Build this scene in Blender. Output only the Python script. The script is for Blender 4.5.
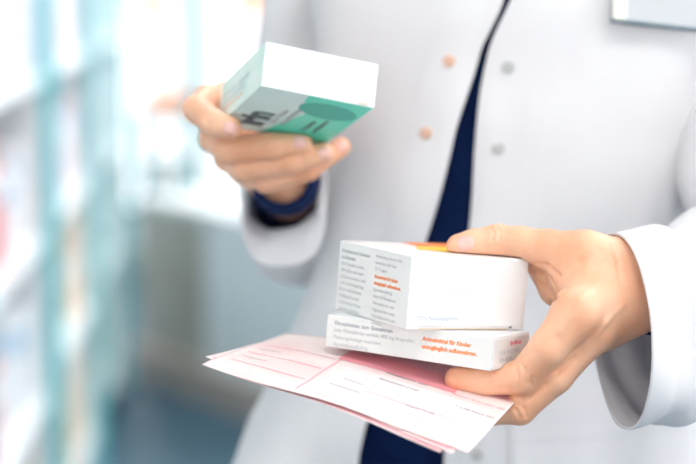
import bpy, bmesh, math, random
import numpy as np
from mathutils import Vector, Matrix, Euler, noise

random.seed(7)
for _o in list(bpy.data.objects):
    bpy.data.objects.remove(_o)
SC = bpy.context.scene
COL = SC.collection

# ------------------------------------------------------------------ camera, world, lights, exposure
LENS = 100.0
K = 36.0 / LENS / 696.0          # slope per pixel
PITCH = math.radians(8.0)
CAM = np.array([0.0, 0.0, 1.22])
cp, sp = math.cos(PITCH), math.sin(PITCH)
CR = np.array([1.0, 0, 0]); CU = np.array([0, sp, cp]); CF = np.array([0, cp, -sp])
C2W = np.stack([CR, -CU, CF], 1)  # camera (right, down, forward) -> world
cd = bpy.data.cameras.new('camera'); cam = bpy.data.objects.new('camera', cd); COL.objects.link(cam)
cam.location = CAM; cam.rotation_euler = (math.pi / 2 - PITCH, 0, 0)
cd.lens = LENS; cd.sensor_width = 36; cd.clip_start = 0.05; cd.clip_end = 200
cd.dof.use_dof = True; cd.dof.focus_distance = 1.195; cd.dof.aperture_fstop = 3.6
SC.camera = cam
SC.view_settings.view_transform = 'Standard'; SC.view_settings.look = 'None'
SC.view_settings.exposure = -0.75; SC.view_settings.gamma = 1.0
SC.view_settings.use_curve_mapping = False
YAW = 0.045                        # the room runs 2.6 degrees to the left of the view

def rw(x, y, z=0.0):
    c, s = math.cos(YAW), math.sin(YAW)
    return (x * c - y * s, x * s + y * c, z)

W = bpy.data.worlds.new('daylight'); SC.world = W; W.use_nodes = True
_n = W.node_tree.nodes; _bg = _n['Background']
_bg.inputs[0].default_value = (0.97, 0.97, 1.0, 1); _bg.inputs[1].default_value = 3.2

def area(name, loc, target, sx, sy, power, color=(1, 1, 1)):
    l = bpy.data.lights.new(name, 'AREA'); l.shape = 'RECTANGLE'; l.size = sx; l.size_y = sy
    l.energy = power; l.color = color
    o = bpy.data.objects.new(name, l); COL.objects.link(o); o.location = loc
    o.rotation_euler = (Vector(target) - Vector(loc)).to_track_quat('-Z', 'Y').to_euler()
    return o
area('window_daylight_right', rw(2.45, 0.9, 1.55), rw(0.0, 0.9, 1.15), 2.4, 1.7, 43, (0.96, 0.97, 1.0))
area('window_daylight_rear', rw(-0.1, -1.75, 1.75), rw(0.1, 1.4, 1.05), 2.6, 1.5, 30, (1.0, 0.95, 0.91))  # warm fill added behind the camera, standing for an unseen window
area('window_daylight_back', rw(1.0, 7.3, 1.6), rw(0.5, 1.5, 1.0), 3.4, 1.6, 60, (0.95, 0.98, 1.0))

# ------------------------------------------------------------------ helpers
def mat(name, color, rough=0.5, metal=0.0, **kw):
    m = bpy.data.materials.new(name); m.use_nodes = True
    b = m.node_tree.nodes['Principled BSDF']
    b.inputs['Base Color'].default_value = (*color, 1); b.inputs['Roughness'].default_value = rough
    b.inputs['Metallic'].default_value = metal
    for k, v in kw.items():
        b.inputs[k.replace('_', ' ')].default_value = v
    return m

def nz(m, scale, c1, c2, bump=0.0, bscale=None, detail=4.0, dist=0.001, coord='Object', stretch=None):
    """procedural two-colour noise and optional bump"""
    t = m.node_tree; N = t.nodes; L = t.links; b = N['Principled BSDF']
    tc = N.new('ShaderNodeTexCoord'); src = tc.outputs[coord]
    if stretch:
        mp = N.new('ShaderNodeMapping'); mp.inputs['Scale'].default_value = stretch
        L.new(src, mp.inputs['Vector']); src = mp.outputs[0]
    n = N.new('ShaderNodeTexNoise'); n.inputs['Scale'].default_value = scale; n.inputs['Detail'].default_value = detail
    L.new(src, n.inputs['Vector'])
    r = N.new('ShaderNodeValToRGB'); r.color_ramp.elements[0].position = 0.35; r.color_ramp.elements[1].position = 0.65
    r.color_ramp.elements[0].color = (*c1, 1); r.color_ramp.elements[1].color = (*c2, 1)
    L.new(n.outputs[0], r.inputs[0]); L.new(r.outputs[0], b.inputs['Base Color'])
    if bump:
        n2 = N.new('ShaderNodeTexNoise'); n2.inputs['Scale'].default_value = bscale or scale * 5
        n2.inputs['Detail'].default_value = 3
        L.new(src, n2.inputs['Vector'])
        bp = N.new('ShaderNodeBump'); bp.inputs['Strength'].default_value = bump; bp.inputs['Distance'].default_value = dist
        L.new(n2.outputs[0], bp.inputs['Height']); L.new(bp.outputs[0], b.inputs['Normal'])
    return m

M = {}
M['skin'] = nz(mat('skin', (.8, .5, .36), .42, Subsurface_Weight=.15, Subsurface_Scale=.004), 38,
               (.82, .40, .235), (.89, .515, .34), .45, 700, dist=.0005)
M['skin'].node_tree.nodes['Principled BSDF'].inputs['Subsurface Radius'].default_value = (1.0, .35, .2)
M['nail'] = mat('nail', (.88, .48, .42), .25, Subsurface_Weight=.1, Subsurface_Scale=.003, Coat_Weight=.3)
M['eye'] = mat('eye', (.9, .9, .9), .2)
M['lips'] = mat('lips', (.6, .25, .22), .4)
M['coat'] = nz(mat('white_cotton', (.8, .8, .82), .85, Sheen_Weight=.1), 14, (.87, .845, .86), (.895, .875, .885), .12, 1500, dist=.0004)
def translucent(m, fac, col):
    t = m.node_tree; N = t.nodes; L = t.links; out = N['Material Output']
    tr = N.new('ShaderNodeBsdfTranslucent'); tr.inputs[0].default_value = (*col, 1)
    mx = N.new('ShaderNodeMixShader'); mx.inputs[0].default_value = fac
    L.new(N['Principled BSDF'].outputs[0], mx.inputs[1]); L.new(tr.outputs[0], mx.inputs[2]); L.new(mx.outputs[0], out.inputs[0])
translucent(M['coat'], .20, (.88, .87, .93))
M['coatstitch'] = mat('white_stitch', (.70, .71, .75), .9)
M['navy'] = nz(mat('navy_knit', (.01, .02, .07), .9, Specular_IOR_Level=.15), 30, (.003, .013, .062), (.005, .019, .085), .5, 700, dist=.0008)
M['trouser'] = nz(mat('navy_trousers', (.01, .03, .12), .9, Specular_IOR_Level=.15), 30, (.008, .028, .12), (.012, .036, .15), .4, 900)
M['hair'] = nz(mat('brown_hair', (.12, .06, .03), .5), 40, (.08, .04, .02), (.16, .09, .05), .6, 90, stretch=(1, 1, .1), dist=.003)
M['shoe'] = nz(mat('white_leather_shoe', (.7, .7, .7), .45), 20, (.68, .68, .68), (.75, .75, .75))
M['copper'] = mat('copper_snap', (.76, .50, .38), .45, .3)
M['silver'] = mat('silver_snap', (.55, .55, .54), .4, .4)
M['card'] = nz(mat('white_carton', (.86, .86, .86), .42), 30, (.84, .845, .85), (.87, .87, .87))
M['cardgrey'] = nz(mat('offwhite_carton', (.7, .7, .69), .45), 30, (.76, .75, .73), (.78, .77, .75))  # the white board toned down, shade painted into the sides facing left
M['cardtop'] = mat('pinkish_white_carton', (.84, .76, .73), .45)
M['edge'] = mat('raw_board_edge', (.75, .58, .42), .8)
M['ink'] = mat('grey_ink', (.46, .48, .51), .6)
M['inkdark'] = mat('dark_ink', (.10, .13, .15), .6)
M['inkmid'] = mat('mid_grey_ink', (.16, .16, .20), .6)
M['inkpale'] = mat('pale_grey_ink', (.62, .66, .72), .6)
M['inkorange'] = mat('orange_ink', (.95, .30, .12), .55)
M['inkpink'] = mat('pink_ink', (.90, .28, .38), .6)
M['orange'] = mat('orange_print', (.92, .22, .03), .45)
M['yellow'] = mat('yellow_print', (.98, .62, .03), .45)
M['mint'] = nz(mat('pale_mint_carton', (.62, .76, .73), .4), 25, (.70, .90, .86), (.74, .92, .88))
M['mintside'] = nz(mat('mint_white_carton', (.7, .84, .78), .45), 60, (.66, .84, .76), (.80, .87, .82))
M['green'] = nz(mat('green_print', (.03, .62, .43), .35), 18, (.07, .78, .56), (.13, .84, .64))
M['teal_leaf'] = mat('dark_green_print', (.0, .46, .34), .35)
M['paper'] = nz(mat('pink_form_paper', (.93, .70, .68), .7), 22, (.92, .66, .64), (.93, .79, .76))
M['paperwhite'] = mat('white_form_field', (.89, .78, .77), .7)
M['paperpink'] = mat('pink_form_band', (.92, .50, .54), .7)
M['paperred'] = mat('red_form_band', (.91, .36, .40), .7)  # red tone for the shade painted under the carton
M['badge'] = nz(mat('badge_card', (.60, .62, .64), .35), 10, (.50, .51, .53), (.56, .57, .59))
M['plastic'] = mat('clear_badge_plastic', (.80, .86, .88), .15)
M['cream'] = mat('cream_plastic', (.86, .84, .70), .4)
M['steel'] = mat('dark_steel', (.11, .17, .20), .4, .3)

def link(name, me, parent=None, mats=None):
    o = bpy.data.objects.new(name, me); COL.objects.link(o)
    if mats:
        for m in (mats if isinstance(mats, (list, tuple)) else [mats]):
            me.materials.append(m if not isinstance(m, str) else M[m])
    if parent is not None:
        o.parent = parent
    return o

def mesh(name, verts, faces, smooth=True, mi=None):
    me = bpy.data.meshes.new(name)
    me.from_pydata([tuple(map(float, v)) for v in verts], [], [tuple(map(int, f)) for f in faces])
    if smooth:
        me.polygons.foreach_set('use_smooth', [True] * len(me.polygons))
    if mi is not None:
        me.polygons.foreach_set('material_index', list(map(int, mi)))
    me.update()
    return me

def tag(o, label=None, cat=None, group=None, kind=None):
    if label: o['label'] = label
    if cat: o['category'] = cat
    if group: o['group'] = group
    if kind: o['kind'] = kind
    return o

def boxmesh(name, x0, x1, y0, y1, z0, z1, bev=0.0, seg=2, rot=None):
    bm = bmesh.new(); bmesh.ops.create_cube(bm, size=1)
    for v in bm.verts:
        v.co = Vector(((x0 + x1) / 2 + v.co.x * (x1 - x0), (y0 + y1) / 2 + v.co.y * (y1 - y0), (z0 + z1) / 2 + v.co.z * (z1 - z0)))
    if bev:
        bmesh.ops.bevel(bm, geom=bm.edges[:], offset=bev, segments=seg, affect='EDGES', profile=.5)
    me = bpy.data.meshes.new(name); bm.to_mesh(me); bm.free(); me.update()
    return me

def box(name, x0, x1, y0, y1, z0, z1, m, parent=None, bev=0.0, seg=2):
    return link(name, boxmesh(name, x0, x1, y0, y1, z0, z1, bev, seg), parent, m)

def cam_pt(px, py, d):
    return np.array([(px - 348) * K * d, (py - 232) * K * d, d])

def to_w(p):
    return CAM + np.asarray(p) @ C2W.T

def wpt(px, py, d):
    return to_w(cam_pt(px, py, d))

# ------------------------------------------------------------------ the room
M['floor'] = nz(mat('blue_grey_vinyl_floor', (.06, .12, .18), .45), 6, (.030, .085, .130), (.045, .106, .158), .05, 60)
M['wall'] = nz(mat('white_wall_paint', (.82, .86, .86), .8), 4, (.80, .85, .85), (.85, .88, .88))
M['ceil'] = nz(mat('white_ceiling', (.85, .86, .86), .85), 4, (.84, .85, .85), (.87, .88, .88))
M['tealframe'] = mat('teal_lacquer', (.04, .36, .40), .35)
M['tealglass'] = mat('teal_edged_panel', (.15, .55, .60), .3)
M['shelf'] = nz(mat('pale_shelf_board', (.66, .72, .74), .35), 8, (.80, .84, .86), (.86, .89, .90))
M['lamp'] = mat('lamp_diffuser', (1, 1, 1), .5); _b = M['lamp'].node_tree.nodes['Principled BSDF']
_b.inputs['Emission Color'].default_value = (1, .99, .97, 1); _b.inputs['Emission Strength'].default_value = 24
M['trim'] = mat('grey_trim', (.55, .57, .57), .5)
M['counter_grey'] = nz(mat('grey_brown_laminate', (.30, .30, .26), .5), 5, (.40, .39, .33), (.46, .47, .43))
M['counter_pale'] = nz(mat('pale_blue_laminate', (.70, .80, .86), .3), 5, (.80, .87, .92), (.84, .90, .93))
M['kick'] = mat('brown_grey_kickboard', (.52, .45, .41), .5)
M['glass'] = mat('window_glass', (1, 1, 1), .0, Transmission_Weight=1.0, IOR=1.01, Alpha=.25)
M['poster'] = mat('peach_film', (1.0, .62, .45), .6, Transmission_Weight=.7, IOR=1.02)
M['ceramic'] = mat('white_ceramic', (.88, .90, .88), .2)
M['wood'] = nz(mat('pale_oak', (.6, .47, .33), .5), 6, (.55, .43, .30), (.66, .52, .37), stretch=(1, 8, 8))

def rbox(name, x0, x1, y0, y1, z0, z1, m, parent=None, bev=0.0, kind=None):
    """box given in room axes; a top-level one is placed at its own base"""
    if parent is not None:
        return box(name, x0, x1, y0, y1, z0, z1, m, parent, bev)
    cx, cy = (x0 + x1) / 2, (y0 + y1) / 2
    o = box(name, x0 - cx, x1 - cx, y0 - cy, y1 - cy, 0, z1 - z0, m, None, bev)
    o.location = rw(cx, cy, z0); o.rotation_euler = (0, 0, YAW)
    if kind: o['kind'] = kind
    return o
def rempty(name, x, y, z=0.0, rz=0.0):
    o = bpy.data.objects.new(name, None); COL.objects.link(o); o.location = rw(x, y, z); o.rotation_euler = (0, 0, YAW + rz)
    o.empty_display_size = .05
    return o
X0, X1, Y0, Y1, HC = -.86, 2.6, -1.9, 7.6, 2.7
rbox('floor', X0 - .1, X1 + .1, Y0 - .1, Y1 + .1, -.1, 0, 'floor', kind='structure')
rbox('ceiling', X0 - .1, X1 + .1, Y0 - .1, Y1 + .1, HC, HC + .1, 'ceil', kind='structure')
rbox('wall_left', X0 - .1, X0, Y0, Y1, 0, HC, 'wall', kind='structure')
def wall_with_openings(name, axis, c0, c1, lo, hi, holes):
    """wall slab with rectangular openings; axis 'x': runs along x at y c0..c1"""
    bm = bmesh.new()
    def add(a0, a1, z0, z1):
        if a1 - a0 < 1e-4 or z1 - z0 < 1e-4: return
        r = bmesh.ops.create_cube(bm, size=1)
        for v in r['verts']:
            A = (a0 + a1) / 2 + v.co.x * (a1 - a0); B = (c0 + c1) / 2 + v.co.y * (c1 - c0); Z = (z0 + z1) / 2 + v.co.z * (z1 - z0)
            v.co = Vector((A, B, Z)) if axis == 'x' else Vector((B, A, Z))
    cur = lo
    for a0, a1, z0, z1 in holes:
        add(cur, a0, 0, HC); add(a0, a1, 0, z0); add(a0, a1, z1, HC); cur = a1
    add(cur, hi, 0, HC)
    me = bpy.data.meshes.new(name); bm.to_mesh(me); bm.free()
    o = link(name, me, None, ['wall']); o.rotation_euler = (0, 0, YAW); o['kind'] = 'structure'
    return o
wall_with_openings('wall_back', 'x', Y1, Y1 + .12, X0, X1, [(-.70, .62, .22, 2.45), (.85, 2.35, .22, 2.45)])
wall_with_openings('wall_right', 'y', X1, X1 + .12, Y0, Y1, [(-.4, 2.2, .7, 2.4), (3.4, 5.8, .7, 2.4)])
wall_with_openings('wall_front', 'x', Y0 - .12, Y0, X0, X1, [(-.6, 1.9, .9, 2.4)])
def window(n, axis, a0, a1, z0, z1, c, mull):
    w = rempty('window_%d' % n, *((0, 0) if True else 0)); w['kind'] = 'structure'
    def b(name, p0, p1, q0, q1, t, m):
        if axis == 'x': return box(name, p0, p1, c - t, c + t, q0, q1, m, w)
        return box(name, c - t, c + t, p0, p1, q0, q1, m, w)
    f = .035
    b('frame_rail', a0, a1, z0, z0 + f, .03, 'tealframe'); b('frame_rail', a0, a1, z1 - f, z1, .03, 'tealframe')
    b('frame_stile', a0, a0 + f, z0 + f, z1 - f, .03, 'tealframe'); b('frame_stile', a1 - f, a1, z0 + f, z1 - f, .03, 'tealframe')
    for m_ in mull: b('mullion', m_ - .035, m_ + .035, z0 + f, z1 - f, .025, 'tealframe')
    b('window_pane', a0 + f, a1 - f, z0 + f, z1 - f, .003, 'glass')
window(1, 'x', -.70, .62, .22, 2.45, Y1 + .05, [-.262, .18])
window(2, 'x', .85, 2.35, .22, 2.45, Y1 + .05, [1.6])
window(3, 'y', -.4, 2.2, .7, 2.4, X1 + .05, [.9])
window(4, 'y', 3.4, 5.8, .7, 2.4, X1 + .05, [4.6])
window(5, 'x', -.6, 1.9, .9, 2.4, Y0 - .05, [.65])
rbox('baseboard_back', X0, X1, Y1 - .015, Y1, 0, .09, 'trim', kind='structure')
rbox('baseboard_right', X1 - .015, X1, Y0, Y1 - .015, 0, .09, 'trim', kind='structure')
LW = ['over the viewer on the shelf side', 'over the viewer on the window side', 'behind the person on the shelf side', 'behind the person on the window side', 'over the low counter', 'far back on the window side']
for i, (x, y) in enumerate([(.3, .2), (1.6, .2), (.3, 2.4), (1.6, 2.4), (-.02, 4.3), (1.6, 4.8)]):
    t = rempty('ceiling_lamp', x, y, HC - .03)  # unseen lamps, added to light the room and the counter
    box('lamp_frame', -.31, .31, -.31, .31, 0, .03, 'trim', t); box('lamp_diffuser', -.29, .29, -.29, .29, -.004, 0, 'lamp', t)
    tag(t, 'square flat ceiling lamp with white diffuser, %s' % LW[i], 'lamp', 'ceiling lamps')

# small spot lamps added under the ceiling to brighten the counter and shelving
M['housing'] = mat('white_spot_housing', (.8, .8, .8), .4)
for (x, y, tx, ty, tz, pw, lb) in ((-.30, 3.6, -.02, 55.15, .36, 270, 'white ceiling spot lamp aimed at the low counter'),
                                 (.55, 2.6, -.42, 3.1, .75, 55, 'white ceiling spot lamp aimed at the nearer shelving'),
                                 (.55, 4.0, -.42, 4.7, .75, 55, 'white ceiling spot lamp aimed at the far shelving')):
    a_ = Vector(rw(x, y, 2.56)); b_ = Vector(rw(tx, ty, tz)); q_ = (b_ - a_).to_track_quat('-Z', 'Y')
    t = rempty('spot_lamp', x, y, 2.70)
    box('ceiling_rose', -.04, .04, -.04, .04, -.012, 0, 'housing', t, .003)
    box('stem', -.006, .006, -.006, .006, -.13, -.012, 'housing', t)
    V = [(r * math.cos(2 * math.pi * j / 24), r * math.sin(2 * math.pi * j / 24), z) for r, z in ((0, .07), (.030, .07), (.036, .05), (.040, -.05), (.034, -.05), (.030, .04), (0, .045)) for j in range(24)]
    F = [(i * 24 + j, i * 24 + (j + 1) % 24, (i + 1) * 24 + (j + 1) % 24, (i + 1) * 24 + j) for i in range(6) for j in range(24)]
    hd_ = link('lamp_head', mesh('lamp_head', V, F), t, ['housing']); hd_.location = (0, 0, -.14); hd_.rotation_mode = 'QUATERNION'
    hd_.rotation_quaternion = Euler((0, 0, -YAW)).to_quaternion() @ q_
    tag(t, lb, 'lamp', 'ceiling spot lamps')
    l_ = bpy.data.lights.new('spot_light', 'SPOT'); l_.energy = pw; l_.spot_size = 1.15; l_.spot_blend = .6; l_.shadow_soft_size = .03; l_.color = (1, .98, .96)
    lo_ = bpy.data.objects.new('spot_light', l_); COL.objects.link(lo_); lo_.location = a_ + (b_ - a_).normalized() * .06
    lo_.rotation_euler = q_.to_euler()

# shelving along the left side
def shelf_bay(y0, y1, label):
    t = rempty('shelving_unit', -.60, (y0 + y1) / 2); hw = (y1 - y0) / 2
    for s in (-1, 1):
        y = s * (hw - .014)
        box('side_panel', -.20, .195, y - .011, y + .011, 0, 2.2, 'shelf', t, .002)
        box('front_post', .196, .222, y - .009, y + .009, 0, 2.2, 'tealglass', t, .002)
    box('back_panel', -.22, -.20, -hw, hw, 0, 2.2, 'shelf', t)
    box('plinth', -.20, .17, -hw + .025, hw - .025, 0, .09, 'trim', t)
    for z in LEVELS:
        box('shelf', -.20, .20, -hw + .025, hw - .025, z - .025, z, 'shelf', t, .002)
    box('top_board', -.20, .224, -hw + .003, hw - .003, 2.2, 2.23, 'tealglass', t)
    tag(t, label, 'shelf', 'shelving bays on the left')
    return t
LEVELS = [.12, .42, .72, 1.02, 1.32, 1.62, 1.92]
BAYS = [(1.70, 2.64), (2.65, 3.59), (3.60, 4.54), (4.55, 5.49)]
for (y0, y1), lb in zip(BAYS, ['teal and pale shelving bay nearest the viewer, just outside the left edge', 'out of focus shelving bay at the left edge of the picture',
                               'second visible shelving bay, right behind the first teal upright', 'farthest shelving bay, ending beside the grey counter']):
    shelf_bay(y0, y1, lb)
PK = {'white': ((.84, .86, .88), (.55, .68, .80)), 'pale blue': ((.62, .74, .86), (.9, .92, .95)), 'peach': ((.90, .68, .52), (.92, .88, .84)), 'pink': ((.88, .52, .55), (.93, .86, .86)),
      'red': ((.80, .10, .12), (.9, .85, .85)), 'lavender': ((.76, .76, .88), (.9, .9, .95)), 'beige': ((.78, .66, .50), (.9, .86, .78)), 'mint': ((.55, .80, .74), (.9, .95, .93))}
PM = {}
def carton_mat(k):
    """printed carton: a plain body with a coloured band, from the object's own height"""
    if k in PM: return PM[k]
    m = mat('carton_' + k.replace(' ', '_'), PK[k][0], .45); t = m.node_tree
    tc = t.nodes.new('ShaderNodeTexCoord'); sx = t.nodes.new('ShaderNodeSeparateXYZ'); cr = t.nodes.new('ShaderNodeValToRGB')
    t.links.new(tc.outputs['Generated'], sx.inputs[0]); t.links.new(sx.outputs[2], cr.inputs[0])
    cr.color_ramp.interpolation = 'CONSTANT'
    els = cr.color_ramp.elements; els[0].color = (*PK[k][0], 1); els[0].position = 0
    els[1].position = .62; els[1].color = (*PK[k][1], 1)
    q = els.new(.86); q.color = (*PK[k][0], 1)
    t.links.new(cr.outputs[0], t.nodes['Principled BSDF'].inputs['Base Color'])
    PM[k] = m; return m
NAMES = {.12: 'lowest', .42: 'second', .72: 'third', 1.02: 'fourth'}
ORD = ['first', 'second', 'third', 'fourth', 'fifth', 'sixth', 'seventh', 'eighth', 'ninth', 'tenth', 'eleventh', 'twelfth']
WHERE = ['at the left edge', 'in the middle bay', 'in the farthest bay']
protos = {}
plan = {(0, .12): ['peach', 'beige', 'pale blue', 'peach'], (0, .42): ['peach', 'pink', 'white', 'white'], (0, .72): ['white', 'lavender', 'red', 'white', 'pink'], (0, 1.02): ['white', 'lavender', 'pale blue'],
        (1, .12): ['beige', 'peach', 'beige', 'white'], (1, .42): ['beige', 'white', 'mint', 'peach'], (1, .72): ['pink', 'white', 'lavender'], (1, 1.02): ['lavender', 'white', 'pink', 'pale blue'],
        (2, .12): ['mint', 'pale blue', 'beige'], (2, .42): ['mint', 'white', 'pale blue'], (2, .72): ['mint', 'white', 'pink'], (2, 1.02): ['white', 'mint', 'pale blue']}
for bi, (y0, y1) in enumerate(BAYS[1:]):
    for z in LEVELS[:4]:
        y = y0 + .035; k = 0; cols = plan[(bi, z)]
        while True:
            wd = .070 + .035 * random.random(); hh = .13 + .10 * random.random(); dp = .10 + .06 * random.random()
            if y + wd > y1 - .035: break
            col = cols[(k // 2) % len(cols)]
            o = box('carton', -dp, 0, -wd / 2, wd / 2, 0, hh, 'card', None, .0015, 1)
            o.data.materials.clear(); o.data.materials.append(carton_mat(col))
            o.location = rw(-.415 - .02 * random.random(), y + wd / 2, z + .0015); o.rotation_euler = (0, 0, YAW)
            tag(o, '%s carton, %s from near end of %s shelf %s' % (col, ORD[k], NAMES[z], WHERE[bi]), 'box', 'cartons on the shelves at the left')
            y += wd + .006; k += 1

# low counter running from the end of the shelving towards the person
cdir = Vector((.31, -.53)).normalized(); cang = math.atan2(cdir.y, cdir.x)
t = rempty('display_counter', -.36, 5.66, 0, cang)
box('kick_board', -.02, 1.50, -.03, .55, 0, .10, 'kick', t)
box('grey_front_panel', 0, .40, 0, .58, .10, .515, 'counter_grey', t, .004)
box('pale_front_panel', .40, 1.52, 0, .58, .10, .515, 'counter_pale', t, .004)
box('counter_top', -.01, 1.53, -.012, .60, .515, .54, 'shelf', t, .004)
tag(t, 'low out of focus counter, grey-brown at its left end and pale blue beside it', 'counter')
# things by the back window
t = rempty('plant_stand', -.335, 6.9)
for sx in (-1, 1):
    for sy in (-1, 1):
        box('leg', sx * .085 - .014, sx * .085 + .014, sy * .09 - .014, sy * .09 + .014, 0, .66, 'tealframe', t)
box('stand_top', -.11, .11, -.11, .11, .66, .685, 'tealframe', t, .004)
box('lower_tier', -.070, .070, -.075, .075, .365, .385, 'tealframe', t, .003)
tag(t, 'narrow two-tier teal stand in front of the back window', 'stand')
def lathe(name, prof, m, parent=None, S_=32):
    V = [(r * math.cos(2 * math.pi * j / S_), r * math.sin(2 * math.pi * j / S_), z) for r, z in prof for j in range(S_)]
    F = [(i * S_ + j, i * S_ + (j + 1) % S_, (i + 1) * S_ + (j + 1) % S_, (i + 1) * S_ + j) for i in range(len(prof) - 1) for j in range(S_)]
    return link(name, mesh(name, V, F), parent, [m])
v = lathe('vase', [(0, 0), (.045, 0), (.075, .03), (.09, .08), (.075, .14), (.035, .175), (.030, .19), (.038, .205), (.032, .205), (.024, .185), (0, .03)], 'ceramic')
v.scale = (.78, .78, .85); v.location = rw(-.335, 6.9, .3865); tag(v, 'round white vase on the lower tier of the teal stand', 'vase')
v = lathe('bowl', [(0, 0), (.040, 0), (.045, .008), (.075, .035), (.088, .075), (.084, .075), (.070, .038), (.035, .012), (0, .010)], 'poster')
v.location = rw(-.335, 6.9, .6865); tag(v, 'peach coloured bowl on top of the teal stand', 'bowl')
for x, z, w_, h_, lb in (
                         (-.42, 1.00, .17, .10, 'peach coloured notice higher on the back window, left of the post'), (.02, 1.00, .26, .12, 'wide peach coloured notice on the back window, right of the post')):
    o = rbox('window_notice', x - w_ / 2, x + w_ / 2, Y1 + .036, Y1 + .041, z, z + h_, 'poster'); tag(o, lb, 'notice')

# ------------------------------------------------------------------ distance-field modelling (for the person)
def cone(P, a, b, r1, r2):
    a = np.asarray(a, np.float32); b = np.asarray(b, np.float32); ba = b - a
    h = np.clip(((P - a) @ ba) / max(float(ba @ ba), 1e-12), 0, 1)
    return np.linalg.norm(P - a - h[..., None] * ba, axis=-1) - (r1 + (r2 - r1) * h)

def ell(P, c, r, R=None):
    q = P - np.asarray(c, np.float32)
    if R is not None: q = q @ np.asarray(R, np.float32)
    r = np.asarray(r, np.float32)
    k0 = np.linalg.norm(q / r, axis=-1); k1 = np.linalg.norm(q / (r * r), axis=-1)
    return k0 * (k0 - 1) / np.maximum(k1, 1e-6)

def smin(a, b, k):
    h = np.maximum(k - np.abs(a - b), 0) / k
    return np.minimum(a, b) - h * h * k * .25

def surface_net(fn, lo, hi, s):
    lo = np.asarray(lo, float); hi = np.asarray(hi, float)
    n = np.ceil((hi - lo) / s).astype(int) + 1
    ax = [lo[i] + s * np.arange(n[i]) for i in range(3)]
    f = np.empty(n, np.float32)
    for i in range(0, n[0], 24):
        g = np.stack(np.meshgrid(ax[0][i:i + 24], ax[1], ax[2], indexing='ij'), -1).astype(np.float32)
        f[i:i + 24] = fn(g)
    ins = f < 0
    cnt = np.zeros(n - 1, np.int8)
    for dx in (0, 1):
        for dy in (0, 1):
            for dz in (0, 1):
                cnt += ins[dx:n[0] - 1 + dx, dy:n[1] - 1 + dy, dz:n[2] - 1 + dz]
    act = (cnt > 0) & (cnt < 8)
    idx = np.full(n - 1, -1, np.int64); cells = np.argwhere(act); idx[act] = np.arange(len(cells))
    acc = np.zeros((len(cells), 3)); num = np.zeros(len(cells))
    corners = [(a, b, c) for a in (0, 1) for b in (0, 1) for c in (0, 1)]
    for c0 in corners:
        for k in range(3):
            if c0[k]: continue
            c1 = list(c0); c1[k] = 1
            A = cells + c0; B = cells + c1
            fa = f[A[:, 0], A[:, 1], A[:, 2]]; fb = f[B[:, 0], B[:, 1], B[:, 2]]
            m = (fa < 0) != (fb < 0)
            t = np.where(m, fa / np.where(fa == fb, 1, fa - fb), 0)
            p = A + t[:, None] * (np.array(c1) - np.array(c0))
            acc += np.where(m[:, None], p, 0); num += m
    V = lo + s * acc / num[:, None]
    F = []
    for k in range(3):
        e0 = ins; sl0 = [slice(None)] * 3; sl1 = [slice(None)] * 3
        sl0[k] = slice(0, -1); sl1[k] = slice(1, None)
        a = ins[tuple(sl0)]; b = ins[tuple(sl1)]
        E = np.argwhere(a != b)
        o1, o2 = [(1, 2), (2, 0), (0, 1)][k]
        ok = (E[:, o1] > 0) & (E[:, o2] > 0) & (E[:, o1] < n[o1] - 1) & (E[:, o2] < n[o2] - 1)
        E = E[ok]
        inside = ins[E[:, 0], E[:, 1], E[:, 2]]
        d1 = np.zeros(3, int); d1[o1] = 1; d2 = np.zeros(3, int); d2[o2] = 1
        q = [E - d1 - d2, E - d2, E, E - d1]
        q = np.stack([idx[c[:, 0], c[:, 1], c[:, 2]] for c in q], 1)
        q[~inside] = q[~inside][:, ::-1]
        F.append(q)
    F = np.concatenate(F); F = F[(F >= 0).all(1)]
    return V, F

def relax(V, F, it=2, lam=.5):
    for _ in range(it):
        acc = np.zeros_like(V); n = np.zeros(len(V))
        for i in range(4):
            j = (i + 1) % 4
            np.add.at(acc, F[:, i], V[F[:, j]]); np.add.at(acc, F[:, j], V[F[:, i]])
            np.add.at(n, F[:, i], 1); np.add.at(n, F[:, j], 1)
        V = V + lam * (acc / np.maximum(n, 1)[:, None] - V)
    return V

# ------------------------------------------------------------------ cartons: poses measured in camera space
def carton_pose(origin_cam, Acol, Bcol, Ccol):
    R = C2W @ np.stack([Acol, Bcol, Ccol], 1)
    o = to_w(origin_cam)
    m = Matrix(((R[0, 0], R[0, 1], R[0, 2], o[0]), (R[1, 0], R[1, 1], R[1, 2], o[1]), (R[2, 0], R[2, 1], R[2, 2], o[2]), (0, 0, 0, 1)))
    return m

def ortho(A, B, C):
    C = C / np.linalg.norm(C); A = A - C * (A @ C); A /= np.linalg.norm(A)
    return A, np.cross(C, A), C

# thin carton: near vertex (492.7, 337.8) top
A2 = np.array([.511, -.028, .859]); B2 = np.array([-.857, -.101, .506]); U2 = np.array([.072, -.995, -.076])
A2, B2, U2 = ortho(A2, B2, U2)
TD = (.0524, .1190, .0207)
d2 = 1.1835
O2 = cam_pt(492.7, 337.8, d2) - U2 * TD[2]       # near bottom vertex
# tall carton on it
A1 = np.array([.871, .033, .489]); B1 = np.array([-.486, -.077, .870])
A1, B1, U1 = ortho(A1, B1, U2)
PD = (.0872, .0913, .0455)
ray = cam_pt(406.2, 329.6, 1.0)
top_pt = O2 + U2 * (TD[2] + .0004)
d1 = (top_pt @ U2) / (ray @ U2)
O1 = ray * d1
# green carton
A3 = np.array([.940, .166, .298]); B3 = np.array([-.327, .185, .927]); U3 = np.array([.098, -.969, .228])
A3, B3, U3 = ortho(A3, B3, U3)
GD = (.0777, .1064, .0301)
O3 = cam_pt(261.0, 85.8, 1.24)
print('stack depth', d1)

def place(o, O, A, B, U):
    o.matrix_world = carton_pose(O, A, B, U)
    return o

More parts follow.
